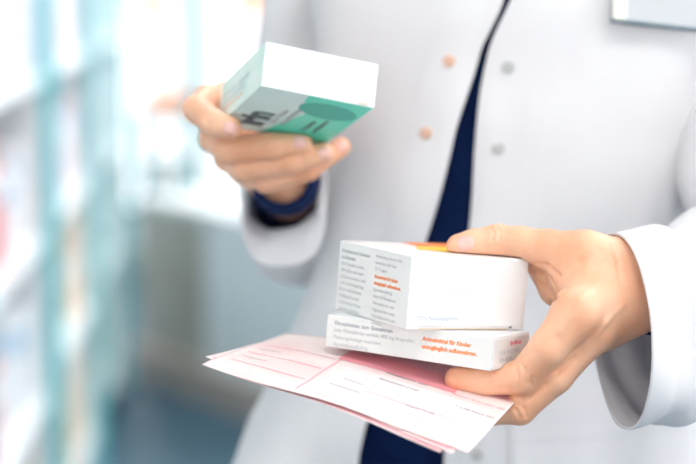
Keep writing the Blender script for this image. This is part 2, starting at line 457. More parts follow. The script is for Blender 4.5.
def quad_strip(pts, name='p'):
    return mesh(name, pts, [tuple(range(len(pts)))], smooth=False)

def text_mesh(lines, size, right, up, origin, lead=1.35, bold=0.0):
    """lines of lettering laid on a plane; returns verts, faces"""
    right = Vector(right).normalized(); up = Vector(up).normalized(); nrm = right.cross(up)
    Vs, Fs = [], []
    for i, s in enumerate(lines):
        if not s: continue
        cu = bpy.data.curves.new('t', 'FONT'); cu.body = s; cu.size = size; cu.resolution_u = 2; cu.offset = bold
        ob = bpy.data.objects.new('t', cu); COL.objects.link(ob)
        dg = bpy.context.evaluated_depsgraph_get()
        me = bpy.data.meshes.new_from_object(ob.evaluated_get(dg))
        b = len(Vs)
        for v in me.vertices:
            Vs.append(Vector(origin) + right * v.co.x + up * (v.co.y - size * lead * i))
        for p in me.polygons:
            Fs.append(tuple(b + j for j in p.vertices))
        bpy.data.objects.remove(ob); bpy.data.curves.remove(cu); bpy.data.meshes.remove(me)
    return Vs, Fs

def printed(name, parent, groups):
    """groups: list of (lines,size,right,up,origin,material,bold)"""
    for lines, size, r, u, o, m, bold in groups:
        v, f = text_mesh(lines, size, r, u, o, bold=bold)
        link(name, mesh(name, v, f, False), parent, [m])

def flat(name, parent, pts, m):
    return link(name, quad_strip(pts, name), parent, m)

e = .00018
# --- tall carton
def paneled(name, dims, mats, bev=.0006):
    """carton body, one material per side: 0 x-, 1 y-, 2 top, 3 the rest"""
    me = boxmesh(name, 0, dims[0], 0, dims[1], 0, dims[2], bev, 2)
    for p in me.polygons:
        n = p.normal
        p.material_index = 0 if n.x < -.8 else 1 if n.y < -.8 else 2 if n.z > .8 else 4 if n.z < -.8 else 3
    return link(name, me, None, mats)

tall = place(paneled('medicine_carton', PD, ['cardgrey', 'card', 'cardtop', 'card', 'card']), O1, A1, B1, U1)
tag(tall, 'tall white medicine carton with small grey text, upper of the stack under the thumb', 'medicine box')
a, b, h = PD
LS = .0031
def column(lines, y, top, m='ink', bold=0.0, size=LS):
    return (lines, size, (0, -1, 0), (0, 0, 1), (-e, y, top), m, bold)
c1 = ['Jede Filmtablette enthält', '400 mg Ibuprofen sowie', 'Lactose und weitere Stoffe', 'nach der Packungsbeilage.', 'Bitte vor der Einnahme', 'die Beilage lesen und', 'mit einem Glas Wasser', 'unzerkaut einnehmen,', 'wie vom Arzt verordnet.']
printed('printed_text', tall, [
    column(['Filmtabletten zur Anwendung', 'bei Schmerzen'], b - .0040, h - .0068, bold=.00012),
    column(c1[:5], b - .0040, h - .0068 - 2 * LS * 1.35),
    column(['Anwendung wie vom Arzt', 'verordnet, nicht über', '25 °C lagern.'], b - .0480, h - .0055),
    column(['Arzneimittel für Kinder', 'unzugänglich aufbewahren.'], b - .0480, h - .0060 - 3 * LS * 1.35, 'inkorange', .00015),
][:2] + [
    column(c1[5:], b - .0040, h - .0068 - 7 * LS * 1.35),
    column(['Anwendung wie vom Arzt', 'verordnet, nicht über', '25 °C lagern.'], b - .0480, h - .0055),
    column(['Arzneimittel für Kinder', 'unzugänglich aufbewahren.'], b - .0480, h - .0060 - 3 * LS * 1.35, 'inkorange', .00015),
    column(['Apothekenpflichtig', 'Inhalt: 50 Filmtabletten', 'Verwendbar bis: siehe', 'Prägung auf der Lasche', 'Nach Ablauf nicht mehr', 'verwenden.'], b - .0480, h - .0060 - 5 * LS * 1.35)])
fl = box('end_flap', .0022, a - .003, -.0007, .0, .0022, h - .0014, 'card', tall, .0003)
flat('flap_notch', fl, [(a - .013, -.0009, .0010), (a - .0100, -.0009, .0010), (a - .0100, -.0009, .0026), (a - .0115, -.0009, .0020)], 'inkdark')  # dark patch painted as the shade in the flap's hollow
flat('board_edge', fl, [(.008, -.0009, .0004), (a - .013, -.0009, .0004), (a - .013, -.0009, .0011), (.008, -.0009, .0011)], 'edge')
printed('printed_text', tall, [
    (['Ch.-B.: 1107 Verw. bis'], .0036, (1, 0, 0), (0, 0, 1), (.010, -.0009, h * .50), 'inkpale', 0),
    (['PZN Packungsgröße'], .0036, (1, 0, 0), (0, 0, 1), (.007, -.0009, .0060), 'inkpale', .0001)])
flat('orange_stripe', tall, [(a - .001, .064, h + e), (a - .001, b - .001, h + e), (.046, b - .001, h + e), (.042, .064, h + e)], 'orange')
flat('yellow_stripe', tall, [(a - .001, .064, h + e), (.042, .064, h + e), (.030, .044, h + e), (.048, .024, h + e), (a - .001, .018, h + e)], 'yellow')
# --- thin carton
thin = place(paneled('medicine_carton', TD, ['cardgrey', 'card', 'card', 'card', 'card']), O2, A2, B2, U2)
tag(thin, 'flat white medicine carton with orange warning text, lying under the tall one', 'medicine box')
a, b, h = TD
printed('printed_text', thin, [
    (['Filmtabletten zum Einnehmen'], .0036, (0, -1, 0), (0, 0, 1), (-e, b - .006, h - .0060), 'ink', .00012),
    (['Jede Filmtablette enthält 400 mg Ibuprofen.', 'Packungsbeilage beachten.', 'Apothekenpflichtig'], .0034, (0, -1, 0), (0, 0, 1), (-e, b - .006, h - .0103), 'ink', 0),
    (['Arzneimittel für Kinder', 'unzugänglich aufbewahren.'], .0036, (0, -1, 0), (0, 0, 1), (-e, b - .0705, h - .0078), 'inkorange', .00018)])
fl = box('end_flap', .0012, a - .001, -.0006, .0, .0012, h - .0012, 'card', thin, .0003)
printed('printed_text', thin, [
    (['Ibu 400 mg'], .0034, (1, 0, 0), (0, 0, 1), (.024, -.0008, h - .0062), 'inkpink', .0002),
    (['Ch.-B. 20117 / 2024', 'PZN 040392'], .0034, (1, 0, 0), (0, 0, 1), (.010, -.0008, h - .0115), 'inkpale', .0001)])
# --- green carton
grn = place(paneled('medicine_carton', GD, ['mintside', 'card', 'card', 'card', 'mint']), O3, A3, B3, U3)
tag(grn, 'white, mint and green medicine carton held up in the raised hand', 'medicine box')
a, b, h = GD
fl = box('end_flap', .0012, a - .003, -.0007, 0, .0016, h - .0012, 'card', grn, .0003)
flat('flap_notch', fl, [(a - .012, -.0009, .0010), (a - .005, -.0009, .0010), (a - .005, -.0009, .0022), (a - .012, -.0009, .0018)], 'edge')
gp = [(.033, .0006), (a - .0006, .0006), (a - .0006, b - .001), (.030, b - .001), (.034, b * .75), (.040, b * .52), (.045, b * .33), (.0435, .030), (.038, .022), (.0335, .012)]
flat('green_panel', grn, [(x, y, -e) for x, y in gp[::-1]], 'green')
lf = [(.0545 + .0205 * math.cos(t), .0270 + .0165 * math.sin(t) + .003 * math.cos(t), -2 * e) for t in np.linspace(0, 2 * math.pi, 48, endpoint=False)]
lf = [(min(x, a - .002), y, z) for x, y, z in lf]
flat('printed_leaf', grn, lf[::-1], 'teal_leaf')
printed('printed_name', grn, [(['irin'], .027, (0, -1, 0), (-1, 0, 0), (.0255, .090, -e * 1.5), 'inkdark', .0012)])
printed('printed_text', grn, [
    (['500 mg Tabletten', 'Wirkstoff bei Schmerz'], .0050, (0, -1, 0), (-1, 0, 0), (.0320, .076, -e * 1.5), 'ink', .0002),
    (['20 Tabletten', 'zum Einnehmen'], .0052, (0, -1, 0), (-1, 0, 0), (.0555, .080, -e * 2.5), 'inkdark', .0002)])
printed('printed_text', grn, [
    (['Ch.-B. 0419 Verwendbar'], .0031, (1, 0, 0), (0, 0, 1), (a - .034, -.0009, h * .60), 'inkpale', .0001),
    (['bis 08.21'], .0031, (1, 0, 0), (0, 0, 1), (a - .018, -.0009, h * .42), 'inkpale', .0001),
    (['Zusammensetzung: 1 Tablette enthält', 'Anwendung nach Packungsbeilage'], .0042, (0, -1, 0), (0, 0, 1), (-e, b - .008, h * .55), 'inkpale', .0001),
    (['Arzneimittel für Kinder unzugänglich'], .0036, (0, -1, 0), (0, 0, 1), (-e, b - .008, h * .22), 'inkorange', 0)])

# ------------------------------------------------------------------ prescription slips
Q1 = cam_pt(324, 348, 1.25); Q2 = cam_pt(515, 402, 1.20); QN = cam_pt(468, 453, 1.10)
nP = np.cross(Q2 - Q1, QN - Q2); nP /= np.linalg.norm(nP)
def on_plane(px, py):
    r = cam_pt(px, py, 1.0); return r * ((nP @ Q1) / (nP @ r))

def slip(label, corners, drop, fields, seed):
    """corners N (near), R, F (far), L as camera points; sheet bends over the hand and under the carton"""
    N_, R_, F_, L_ = corners
    nu, nv = 70, 44
    def pt(u, v):
        p = (1 - u) * (1 - v) * N_ + u * (1 - v) * L_ + (1 - u) * v * R_ + u * v * F_
        x, z = p[0], p[2]
        y = (nP @ Q1 - nP[0] * x - nP[2] * z) / nP[1]
        y += .0150 * min(1.3, max(0, (z - 1.195) / .119)) ** 1.4 * min(1.2, max(0, (.03 - x) / .0725))
        y += .0010 * math.sin(55 * x + 20 * z) * max(0, .03 - x) / .1 - .0030 * math.exp(-((z - 1.135 + .4 * x) / .03) ** 2) * math.exp(-((x + .01) / .05) ** 2)
        yb = O2[1] + (U2[0] * (x - O2[0]) + U2[2] * (z - O2[2])) / -U2[1] + .0012
        k = .002
        t = max(k - abs(y - yb), 0) / k
        y = max(y, yb) + t * t * k * .25
        return np.array([x, y + drop, z])
    V = [to_w(pt(i / nu, j / nv)) for i in range(nu + 1) for j in range(nv + 1)]
    F = [(i * (nv + 1) + j, i * (nv + 1) + j + 1, (i + 1) * (nv + 1) + j + 1, (i + 1) * (nv + 1) + j) for i in range(nu) for j in range(nv)]
    o = link('prescription_slip', mesh('prescription_slip', V, F), None, ['paper'])
    sm = o.modifiers.new('thickness', 'SOLIDIFY'); sm.thickness = .00018; sm.offset = 0
    tag(o, label, 'paper', 'prescription slips in the lower hand')
    def patch(name, u0, u1, v0, v1, m, lift=.0003):
        n1, n2 = max(2, int((u1 - u0) * 60)), max(2, int((v1 - v0) * 40))
        vv = []
        for i in range(n1 + 1):
            for j in range(n2 + 1):
                p = pt(u0 + (u1 - u0) * i / n1, v0 + (v1 - v0) * j / n2)
                vv.append(to_w(p - np.array([0, lift, 0])))
        ff = [(i * (n2 + 1) + j, i * (n2 + 1) + j + 1, (i + 1) * (n2 + 1) + j + 1, (i + 1) * (n2 + 1) + j) for i in range(n1) for j in range(n2)]
        return vv, ff
    for name, rects, m, lift in fields:
        for r in rects:
            vv, ff = patch(name, *r, m, lift)
            link(name, mesh(name, vv, ff), o, m)
    # small lettering bent with the sheet
    return o, pt

def letter_on(o, pt, lines, m, size_u, name='printed_text'):
    V, F = [], []
    for s, u0, v0, su in lines:
        vv, ff = text_mesh([s], 1.0, (1, 0, 0), (0, 1, 0), (0, 0, 0))
        F += [tuple(len(V) + k for k in f) for f in ff]
        for q in vv:
            # reading runs along the long side from the far left end to the near corner
            p = pt(min(max(u0 - q.x * su, 0), 1), min(max(v0 + q.y * su * 1.6, 0), 1))
            V.append(to_w(p - np.array([0, .0005, 0])))
    link(name, mesh(name, V, F, False), o, m)

Nn = on_plane(468, 453); Ln = on_plane(202, 365); Rn = Nn + (Q2 - Nn) * 1.32; Fn = Ln + Rn - Nn
s1, pt1 = slip('top pink and white prescription slip, right under the cartons, near corner pointing down', (Nn, Rn, Fn, Ln), 0.0, [
    ('form_field', [(.05, .60, .07, .56)], 'paperwhite', .0003),
    ('form_band', [(.02, .62, .74, .97), (.64, .65, .04, .96)], 'paperpink', .0003),
    ('form_band', [(.20, .66, .62, .80)], 'paperred', .0004),  # carton's shadow painted on the slip as a red strip
    ('form_line', [(.05, .30, .20, .206), (.10, .45, .30, .306), (.66, .96, .2, .206), (.66, .96, .4, .406), (.66, .96, .6, .606)], 'inkpink', .0004),
], 1.0)
letter_on(s1, pt1, [('Rezept Ibuprofen 400', .20, .60, .022)], 'inkpink', 1)
letter_on(s1, pt1, [('1 x 50 Stück N3', .16, .46, .022), ('Filmtabletten zum', .46, .60, .022), ('Einnehmen 3 mal', .46, .50, .022), ('Krankenkasse', .56, .36, .014),
                    ('Datum 12.04.', .30, .28, .020), ('Versicherten-Nr.', .58, .24, .018), ('Geburtsdatum', .95, .50, .016), ('Vertragsarzt-Nr.', .95, .30, .016), ('Unterschrift des Arztes', .42, .12, .014)], 'inkmid', 1)
L2 = on_plane(205, 353.5); N2 = on_plane(452, 452); R2 = N2 + (on_plane(508, 404) - N2) * 1.2
s2, pt2 = slip('second prescription slip, its left corner showing above the left tip of the top slip', (N2, R2, L2 + R2 - N2, L2), .0012, [
    ('form_band', [(.02, .98, .02, .06)], 'paperpink', .0003)], 2.2)
L3 = on_plane(214, 364); N3 = on_plane(440, 449); R3_ = N3 + (on_plane(500, 405) - N3) * 1.2
s3, pt3 = slip('lowest prescription slip, pink edge showing below the top slip', (N3, R3_, L3 + R3_ - N3, L3), .0024, [
    ('form_band', [(.02, .98, .01, .05)], 'paperpink', .0003)], 3.1)

# ------------------------------------------------------------------ hands (camera-space joints: pixel x, pixel y, distance, radius)
def J(px, py, d): return cam_pt(px, py, d)

def chain_sdf(P, pts, k=.003):
    d = None
    for (a, b) in zip(pts[:-1], pts[1:]):
        c = cone(P, J(*a[:3]), J(*b[:3]), a[3], b[3])
        d = c if d is None else smin(d, c, k)
    return d

RH = {   # hand at the right of the picture, holding the two cartons and the slips
    'thumb': [(459, 246.5, 1.237, .0083), (474, 244, 1.237, .0093), (497, 240.5, 1.236, .0102), (520, 243, 1.232, .0105), (548, 249, 1.225, .0122), (585, 256, 1.215, .0150)],
    'index': [(457, 379, 1.212, .0078), (484, 380.5, 1.207, .0092), (523, 377.5, 1.198, .0108), (548, 348, 1.185, .0115), (577, 312, 1.185, .0140)],
    'middle': [(466, 402, 1.245, .0078), (492, 411, 1.222, .0088), (520, 409, 1.207, .0098), (555, 376, 1.200, .0110), (592, 330, 1.200, .0135)],
    'ring': [(482, 390, 1.265, .0072), (508, 400, 1.250, .0084), (533, 393, 1.238, .0092), (562, 362, 1.230, .0100), (600, 322, 1.225, .0125)],
    'little': [(508, 378, 1.285, .0066), (530, 386, 1.270, .0075), (554, 378, 1.260, .0083), (576, 352, 1.252, .0090), (606, 315, 1.243, .0115)],
}
RPALM = [[(585, 257, 1.213, .0150), (638, 268, 1.226, .0155)], [(577, 310, 1.188, .0135), (636, 288, 1.218, .0165)],
         [(592, 328, 1.202, .0135), (630, 300, 1.220, .0165)], [(602, 330, 1.222, .0125), (640, 300, 1.222, .0165)],
         [(610, 325, 1.243, .0115), (640, 290, 1.235, .0160)], [(566, 272, 1.215, .0095), (590, 295, 1.205, .0140)],
         [(638, 268, 1.226, .0155), (720, 288, 1.290, .024)], [(640, 299, 1.226, .0160), (720, 300, 1.290, .024)],
         [(572, 285, 1.222, .0090), (592, 312, 1.222, .0120)],
         [(546, 266, 1.243, .0110), (557, 289, 1.240, .0100), (590, 300, 1.228, .0120)]]
LH = {   # raised hand at the left, holding the green carton
    'index': [(230, 127.5, 1.309, .0080), (212, 122, 1.318, .0092), (198, 110, 1.343, .0100), (208, 100, 1.362, .0105), (226, 100, 1.392, .0120)],
    'middle': [(300, 142.5, 1.343, .0086), (272, 146, 1.340, .0094), (228, 149, 1.348, .0103), (214, 138, 1.372, .0105), (222, 125, 1.398, .0125)],
    'ring': [(323, 153, 1.352, .0079), (290, 161, 1.349, .0090), (244, 167, 1.358, .0098), (229, 158, 1.378, .0102), (232, 148, 1.402, .0120)],
    'little': [(341, 147, 1.372, .0072), (308, 170, 1.366, .0078), (266, 181, 1.373, .0086), (250, 174, 1.388, .0092), (246, 166, 1.408, .0110)],
    'thumb': [(292, 78, 1.388, .0085), (262, 80, 1.390, .0098), (252, 96, 1.400, .0115), (276, 140, 1.415, .0150)],
}
LPALM = [[(226, 100, 1.394, .0120), (280, 165, 1.424, .0170)], [(222, 125, 1.398, .0125), (283, 172, 1.424, .0175)],
         [(232, 148, 1.402, .0120), (287, 180, 1.424, .0175)], [(246, 166, 1.408, .0110), (288, 184, 1.424, .0165)],
         [(276, 140, 1.415, .0150), (281, 170, 1.430, .0190)], [(252, 96, 1.402, .0110), (232, 112, 1.398, .0110)],
         [(283, 172, 1.426, .0185), (288, 184, 1.50, .020)], [(283, 178, 1.428, .0165), (288, 192, 1.50, .020)]]

def box_sdf(P, box_):
    O_, A_, B_, U_, D_ = box_
    h = np.array(D_) / 2; q = P - (O_ + A_ * h[0] + B_ * h[1] + U_ * h[2]).astype(np.float32)
    q = np.abs(np.stack([q @ A_.astype(np.float32), q @ B_.astype(np.float32), q @ U_.astype(np.float32)], -1)) - h.astype(np.float32)
    return np.linalg.norm(np.maximum(q, 0), axis=-1) + np.minimum(q.max(-1), 0)

HELD = [(O1, A1, B1, U1, PD), (O2, A2, B2, U2, TD), (O3, A3, B3, U3, GD)]
def hand_sdf(P, H, PALM):
    palm = None
    for c in PALM:
        s = chain_sdf(P, c)
        palm = s if palm is None else smin(palm, s, .012)
    out = None
    for n, c in H.items():
        f = smin(chain_sdf(P, c), palm, .009)
        out = f if out is None else smin(out, f, .0022)
    for b_ in (HELD[:2] if H is RH else HELD[2:]):      # pads flatten where they press on a carton
        out = -smin(-out, box_sdf(P, b_) - .0005, .0012)
    return out

def grad(fn, p):
    h = .0004
    g = np.array([fn(np.array([p + h * np.eye(3)[i]], np.float32))[0] - fn(np.array([p - h * np.eye(3)[i]], np.float32))[0] for i in range(3)])
    return g / np.linalg.norm(g)

def groove(V, N_, poly, depth, width):
    """press a skin crease into the surface along a line of surface points"""
    for a, b in zip(poly[:-1], poly[1:]):
        ba = b - a; h = np.clip(((V - a) @ ba) / (ba @ ba), 0, 1)
        d = np.linalg.norm(V - a - h[:, None] * ba, axis=1)
        V -= N_ * (depth * (1.5 if depth > 0 else 1) * np.exp(-(d / width) ** 2))[:, None]
    return V

def hit(fn, px, py, d0):
    r = cam_pt(px, py, 1.0); t = d0
    for _ in range(60):
        v = float(fn(np.array([r * t], np.float32))[0]); t += v * .9
        if v < 1e-4: break
    return r * t

def build_hand(H, PALM, creases, nails, s=.00115):
    fn = lambda P: hand_sdf(P, H, PALM)
    pts = np.array([J(*p[:3]) for c in list(H.values()) + PALM for p in c])
    lo = pts.min(0) - .027; hi = pts.max(0) + .027
    V, F = surface_net(fn, lo, hi, s)
    V = relax(V, F, 3, .5)
    # vertex normals
    N_ = np.zeros_like(V)
    fnm = np.cross(V[F[:, 2]] - V[F[:, 0]], V[F[:, 3]] - V[F[:, 1]])
    for i in range(4): np.add.at(N_, F[:, i], fnm)
    N_ /= np.linalg.norm(N_, axis=1)[:, None] + 1e-12
    if (N_ * (V - V.mean(0))).sum() < 0: N_ = -N_; F = F[:, ::-1]
    for c in creases:
        poly = [hit(fn, x, y, c['d']) for x, y in c['pts']]
        V = groove(V, N_, poly, c.get('depth', .0006), c.get('w', .0009))
    NV, NF = [], []
    for nl in nails:
        c = hit(fn, nl['p'][0], nl['p'][1], nl['d']); n = grad(fn, c)
        ax = J(*nl['axis'][1]) - J(*nl['axis'][0]); ax -= n * (ax @ n); ax /= np.linalg.norm(ax)
        sd = np.cross(n, ax); L_, Wd = nl['l'] / 2, nl['w'] / 2
        base = len(NV); R_, S_ = 7, 28
        for i in range(R_ + 1):
            for j in range(S_):
                t = 2 * math.pi * j / S_; r = i / R_
                ct, st = math.cos(t), math.sin(t)
                ex = .72
                x = r * L_ * math.copysign(abs(ct) ** ex, ct); y = r * Wd * math.copysign(abs(st) ** ex, st)
                p = c + ax * x + sd * y + n * .003
                for _ in range(12):
                    p = p - n * float(fn(np.array([p], np.float32))[0]) * .9
                lift = .00055 * (1 - r ** 6) - .0003 * (r > .99) + (.0004 * r if ct > .3 else 0)
                NV.append(p + n * lift)
        for i in range(R_):
            for j in range(S_):
                j2 = (j + 1) % S_
                NF.append((base + i * S_ + j, base + (i + 1) * S_ + j, base + (i + 1) * S_ + j2, base + i * S_ + j2))
    return V, F, np.array(NV).reshape(-1, 3), np.array(NF).reshape(-1, 4)

r_cre = [
    dict(d=1.15, pts=[(521, 364), (526, 374), (529, 384)], depth=.0007), dict(d=1.15, pts=[(526, 368), (532, 377), (533, 386)], depth=.0006),
    dict(d=1.15, pts=[(515, 366), (518, 376), (520, 388)], depth=.0004),
    dict(d=1.15, pts=[(490, 371), (493, 380), (492, 390)], depth=.0003),
    dict(d=1.17, pts=[(490, 227), (494, 233), (492, 240)], depth=.0005), dict(d=1.17, pts=[(497, 226), (500, 232), (499, 239)], depth=.0005),
    dict(d=1.17, pts=[(503, 227), (505, 234)], depth=.0004),
    dict(d=1.15, pts=[(530, 271), (541, 272), (551, 280), (556, 290)], depth=.0016, w=.0015), dict(d=1.15, pts=[(534, 264), (548, 266), (560, 276)], depth=.0011, w=.0014),
    dict(d=1.15, pts=[(546, 304), (556, 298), (566, 288)], depth=.0014, w=.0018),
    dict(d=1.15, pts=[(538, 282), (546, 288), (553, 298)], depth=.0010, w=.0014),
    dict(d=1.15, pts=[(530, 399), (545, 386), (560, 371), (574, 358)], depth=.0009, w=.0014),
    dict(d=1.15, pts=[(508, 404), (516, 410), (520, 418)], depth=.0006), dict(d=1.15, pts=[(516, 402), (524, 409), (527, 417)], depth=.0005),
    dict(d=1.12, pts=[(560, 330), (580, 300), (604, 280)], depth=-.0010, w=.0030), dict(d=1.12, pts=[(585, 345), (606, 322), (622, 305)], depth=-.0008, w=.0030),
    dict(d=1.15, pts=[(612, 245), (618, 262), (620, 280)], depth=.0005, w=.0014),
    dict(d=1.15, pts=[(600, 250), (580, 262), (570, 270)], depth=.0006, w=.003)]
r_nail = [dict(p=(465.5, 243), d=1.19, axis=((497, 240.5, 1.236), (459, 246.5, 1.237)), l=.0108, w=.0100)]
l_cre = [
    dict(d=1.27, pts=[(203, 117), (209, 124), (208, 132)], depth=.0006), dict(d=1.27, pts=[(208, 116), (213, 124), (212, 132)], depth=.0004),
    dict(d=1.27, pts=[(222, 152), (228, 158)], depth=.0008), dict(d=1.27, pts=[(272, 135), (275, 144), (273, 152)], depth=.0006),
    dict(d=1.27, pts=[(278, 134), (280, 143), (279, 152)], depth=.0004), dict(d=1.27, pts=[(300, 152), (303, 158), (302, 164)], depth=.0005),
    dict(d=1.27, pts=[(240, 170), (247, 176), (250, 182)], depth=.0005), dict(d=1.27, pts=[(229, 137), (231, 147), (229, 155)], depth=.0005)]
l_nail = [dict(p=(229.5, 128.5), d=1.26, axis=((212, 122, 1.318), (230, 127.5, 1.309)), l=.0098, w=.0088),
          dict(p=(299.5, 142), d=1.28, axis=((272, 146, 1.340), (300, 142.5, 1.343)), l=.0098, w=.0092),
          dict(p=(324, 153), d=1.29, axis=((290, 161, 1.349), (323, 153, 1.352)), l=.0090, w=.0084),
          dict(p=(342, 146), d=1.31, axis=((308, 170, 1.366), (341, 147, 1.372)), l=.0084, w=.0076)]

# ------------------------------------------------------------------ rest of the body (world space)
SHL = wpt(338, -128, 1.575); SHR = wpt(736, -122, 1.505)    # shoulders, left and right in the picture
EL = wpt(306, 217, 1.635); ER = wpt(800, 298, 1.345)
WL = wpt(286, 183, 1.50); WR = wpt(705, 294, 1.272)
NECK = np.array([.143, 1.525, 1.36])
def body_sdf(P):
    c = lambda a, b, r1, r2: cone(P, a, b, r1, r2)
    t = smin(ell(P, (.130, 1.53, 1.20), (.125, .080, .17)), ell(P, (.115, 1.53, .93), (.130, .085, .14)), .06)
    t = smin(t, ell(P, (.120, 1.53, 1.05), (.100, .072, .14)), .06)
    t = smin(t, c(SHL, SHR, .038, .038), .05)
    t = smin(t, c(NECK, (.143, 1.505, 1.45), .050, .047), .03)
    for path in ((SHL, wpt(318, 10, 1.605), wpt(311, 120, 1.630), EL, WL), (SHR, wpt(778, 20, 1.465), wpt(788, 165, 1.420), ER, WR)):
        for q, (r1, r2) in enumerate(((.036, .035), (.035, .032), (.032, .031), (.031, .022))):
            t = smin(t, c(path[q], path[q + 1], r1, r2), .02)
    for sx in (-.085, .085):
        x = .113 + sx
        leg = smin(c((x, 1.53, .86), (x, 1.52, .48), .078, .050), c((x, 1.52, .48), (x, 1.545, .09), .050, .032), .02)
        leg = smin(leg, c((x, 1.55, .05), (x + sx * .15, 1.42, .035), .034, .026), .02)
        t = smin(t, leg, .02)
    hd = smin(ell(P, (.143, 1.50, 1.555), (.076, .092, .105)), ell(P, (.143, 1.465, 1.495), (.052, .060, .055)), .03)
    hd = smin(hd, c((.143, 1.412, 1.550), (.143, 1.394, 1.522), .008, .013), .012)          # nose
    hd = smin(hd, c((.128, 1.408, 1.488), (.158, 1.408, 1.488), .008, .008), .008)          # lips
    for sx in (-1, 1):
        hd = smin(hd, ell(P, (.143 + sx * .077, 1.505, 1.545), (.010, .020, .032)), .006)   # ears
        hd = np.maximum(hd, -ell(P, (.143 + sx * .031, 1.405, 1.556), (.017, .012, .011)))  # eye sockets
    t = smin(t, hd, .02)
    return t

def build_person():
    V1, F1, NV1, NF1 = build_hand(RH, RPALM, r_cre, r_nail)
    V2, F2, NV2, NF2 = build_hand(LH, LPALM, l_cre, l_nail)
    V3, F3 = surface_net(body_sdf, (-.12, 1.22, .0), (.42, 1.72, 1.70), .0065)
    V3 = relax(V3, F3, 1)
    # eyes, as small balls set in the sockets
    ev, ef = [], []
    for sx in (-1, 1):
        c = np.array([.143 + sx * .031, 1.424, 1.556]); b = len(ev)
        for i in range(9):
            for j in range(14):
                th, ph = math.pi * i / 8, 2 * math.pi * j / 14
                ev.append(c + .0125 * np.array([math.sin(th) * math.cos(ph), math.sin(th) * math.sin(ph), math.cos(th)]))
        for i in range(8):
            for j in range(14):
                ef.append((b + i * 14 + j, b + (i + 1) * 14 + j, b + (i + 1) * 14 + (j + 1) % 14, b + i * 14 + (j + 1) % 14))
    Vs = [to_w(V1), to_w(V2), V3, to_w(NV1), to_w(NV2), np.array(ev)]
    Fs = [F1, F2, F3, NF1, NF2, np.array(ef)]
    mi = [0, 0, 0, 1, 1, 2]
    off = 0; FF = []; MI = []
    for v, f, m in zip(Vs, Fs, mi):
        FF.append(f + off); MI += [m] * len(f); off += len(v)
    me = mesh('person', np.concatenate(Vs), np.concatenate(FF), True, MI)
    bm = bmesh.new(); bm.from_mesh(me); bmesh.ops.recalc_face_normals(bm, faces=bm.faces[:]); bm.to_mesh(me); bm.free()
    o = link('person', me, None, ['skin', 'nail', 'eye'])
    tag(o, 'person in an open white lab coat over navy clothes, holding cartons in both hands', 'person')
    return o
person = build_person()

# ------------------------------------------------------------------ clothing
def interp(tab, z):
    xs = [t[0] for t in tab]
    i = max(0, min(len(xs) - 2, next((k for k in range(len(xs) - 1) if z <= xs[k + 1]), len(xs) - 2)))
    t = (z - xs[i]) / (xs[i + 1] - xs[i]); t = min(max(t, 0), 1)
    p0, p1, p2, p3 = (np.array(tab[max(i - 1, 0)][1:]), np.array(tab[i][1:]), np.array(tab[i + 1][1:]), np.array(tab[min(i + 2, len(tab) - 1)][1:]))
    m1 = (p2 - p0) / 2; m2 = (p3 - p1) / 2
    return (2 * t**3 - 3 * t**2 + 1) * p1 + (t**3 - 2 * t**2 + t) * m1 * .8 + (-2 * t**3 + 3 * t**2) * p2 + (t**3 - t**2) * m2 * .8

#        z    xc    yc     a     b
TORSO = [(.42, .085, 1.535, .255, .190), (.60, .088, 1.53, .235, .172), (.78, .098, 1.525, .205, .150), (.86, .106, 1.520, .178, .138), (.93, .114, 1.517, .155, .124),
         (1.00, .122, 1.515, .144, .113), (1.08, .136, 1.515, .154, .112), (1.16, .144, 1.515, .166, .114), (1.24, .145, 1.52, .170, .112), (1.30, .145, 1.525, .165, .098),
         (1.34, .144, 1.53, .140, .080), (1.365, .143, 1.53, .100, .068), (1.385, .143, 1.53, .072, .062)]
XL = [(.42, -.045), (.60, -.022), (.854, .0103), (1.013, .0565), (1.097, .0785), (1.155, .0954), (1.191, .1116), (1.24, .122), (1.30, .112), (1.385, .088)]
XR = [(.42, .080), (.60, .074), (.854, .071), (1.013, .088), (1.08, .0925), (1.118, .0954), (1.155, .102), (1.191, .1175), (1.24, .140), (1.30, .165), (1.385, .200)]

def ring_pt(z, ph, grow=0.0):
    xc, yc, a, b = interp(TORSO, z); a += grow; b += grow
    s, c = math.sin(ph), math.cos(ph); n = 2 / 2.35
    return np.array([xc + a * math.copysign(abs(s) ** n, s), yc - b * math.copysign(abs(c) ** n, c), z])

def phi_of(z, X):
    xc, yc, a, b = interp(TORSO, z); u = max(-.98, min(.98, (X - xc) / a))
    return math.asin(math.copysign(abs(u) ** (2.35 / 2), u))

def coat_range(z):
    return phi_of(z, float(interp(XR, z)[0])), 2 * math.pi + phi_of(z, float(interp(XL, z)[0]))

def folds(p, ph, z, side):
    low = max(0, (1.06 - z)) * 1.0
    f = .010 * low * math.sin(ph * 11 + 1.2 * math.sin(z * 7)) + .006 * low * math.sin(ph * 17 + z * 4)
    q = Vector((p[0] * 7, p[1] * 7, z * 4.0)); f += .0115 * noise.noise(q)
    q = Vector((p[0] * 16 + z * 9, p[1] * 16, z * 15 - p[0] * 8)); f += .0048 * noise.noise(q)
    # soft diagonal drag folds by the arms
    f += .0020 * math.sin((z * 1.0 + p[0] * 1.1) * 55) * max(0, math.sin(ph)) ** 2 * max(0, 1 - abs(z - 1.08) / .14)
    return f

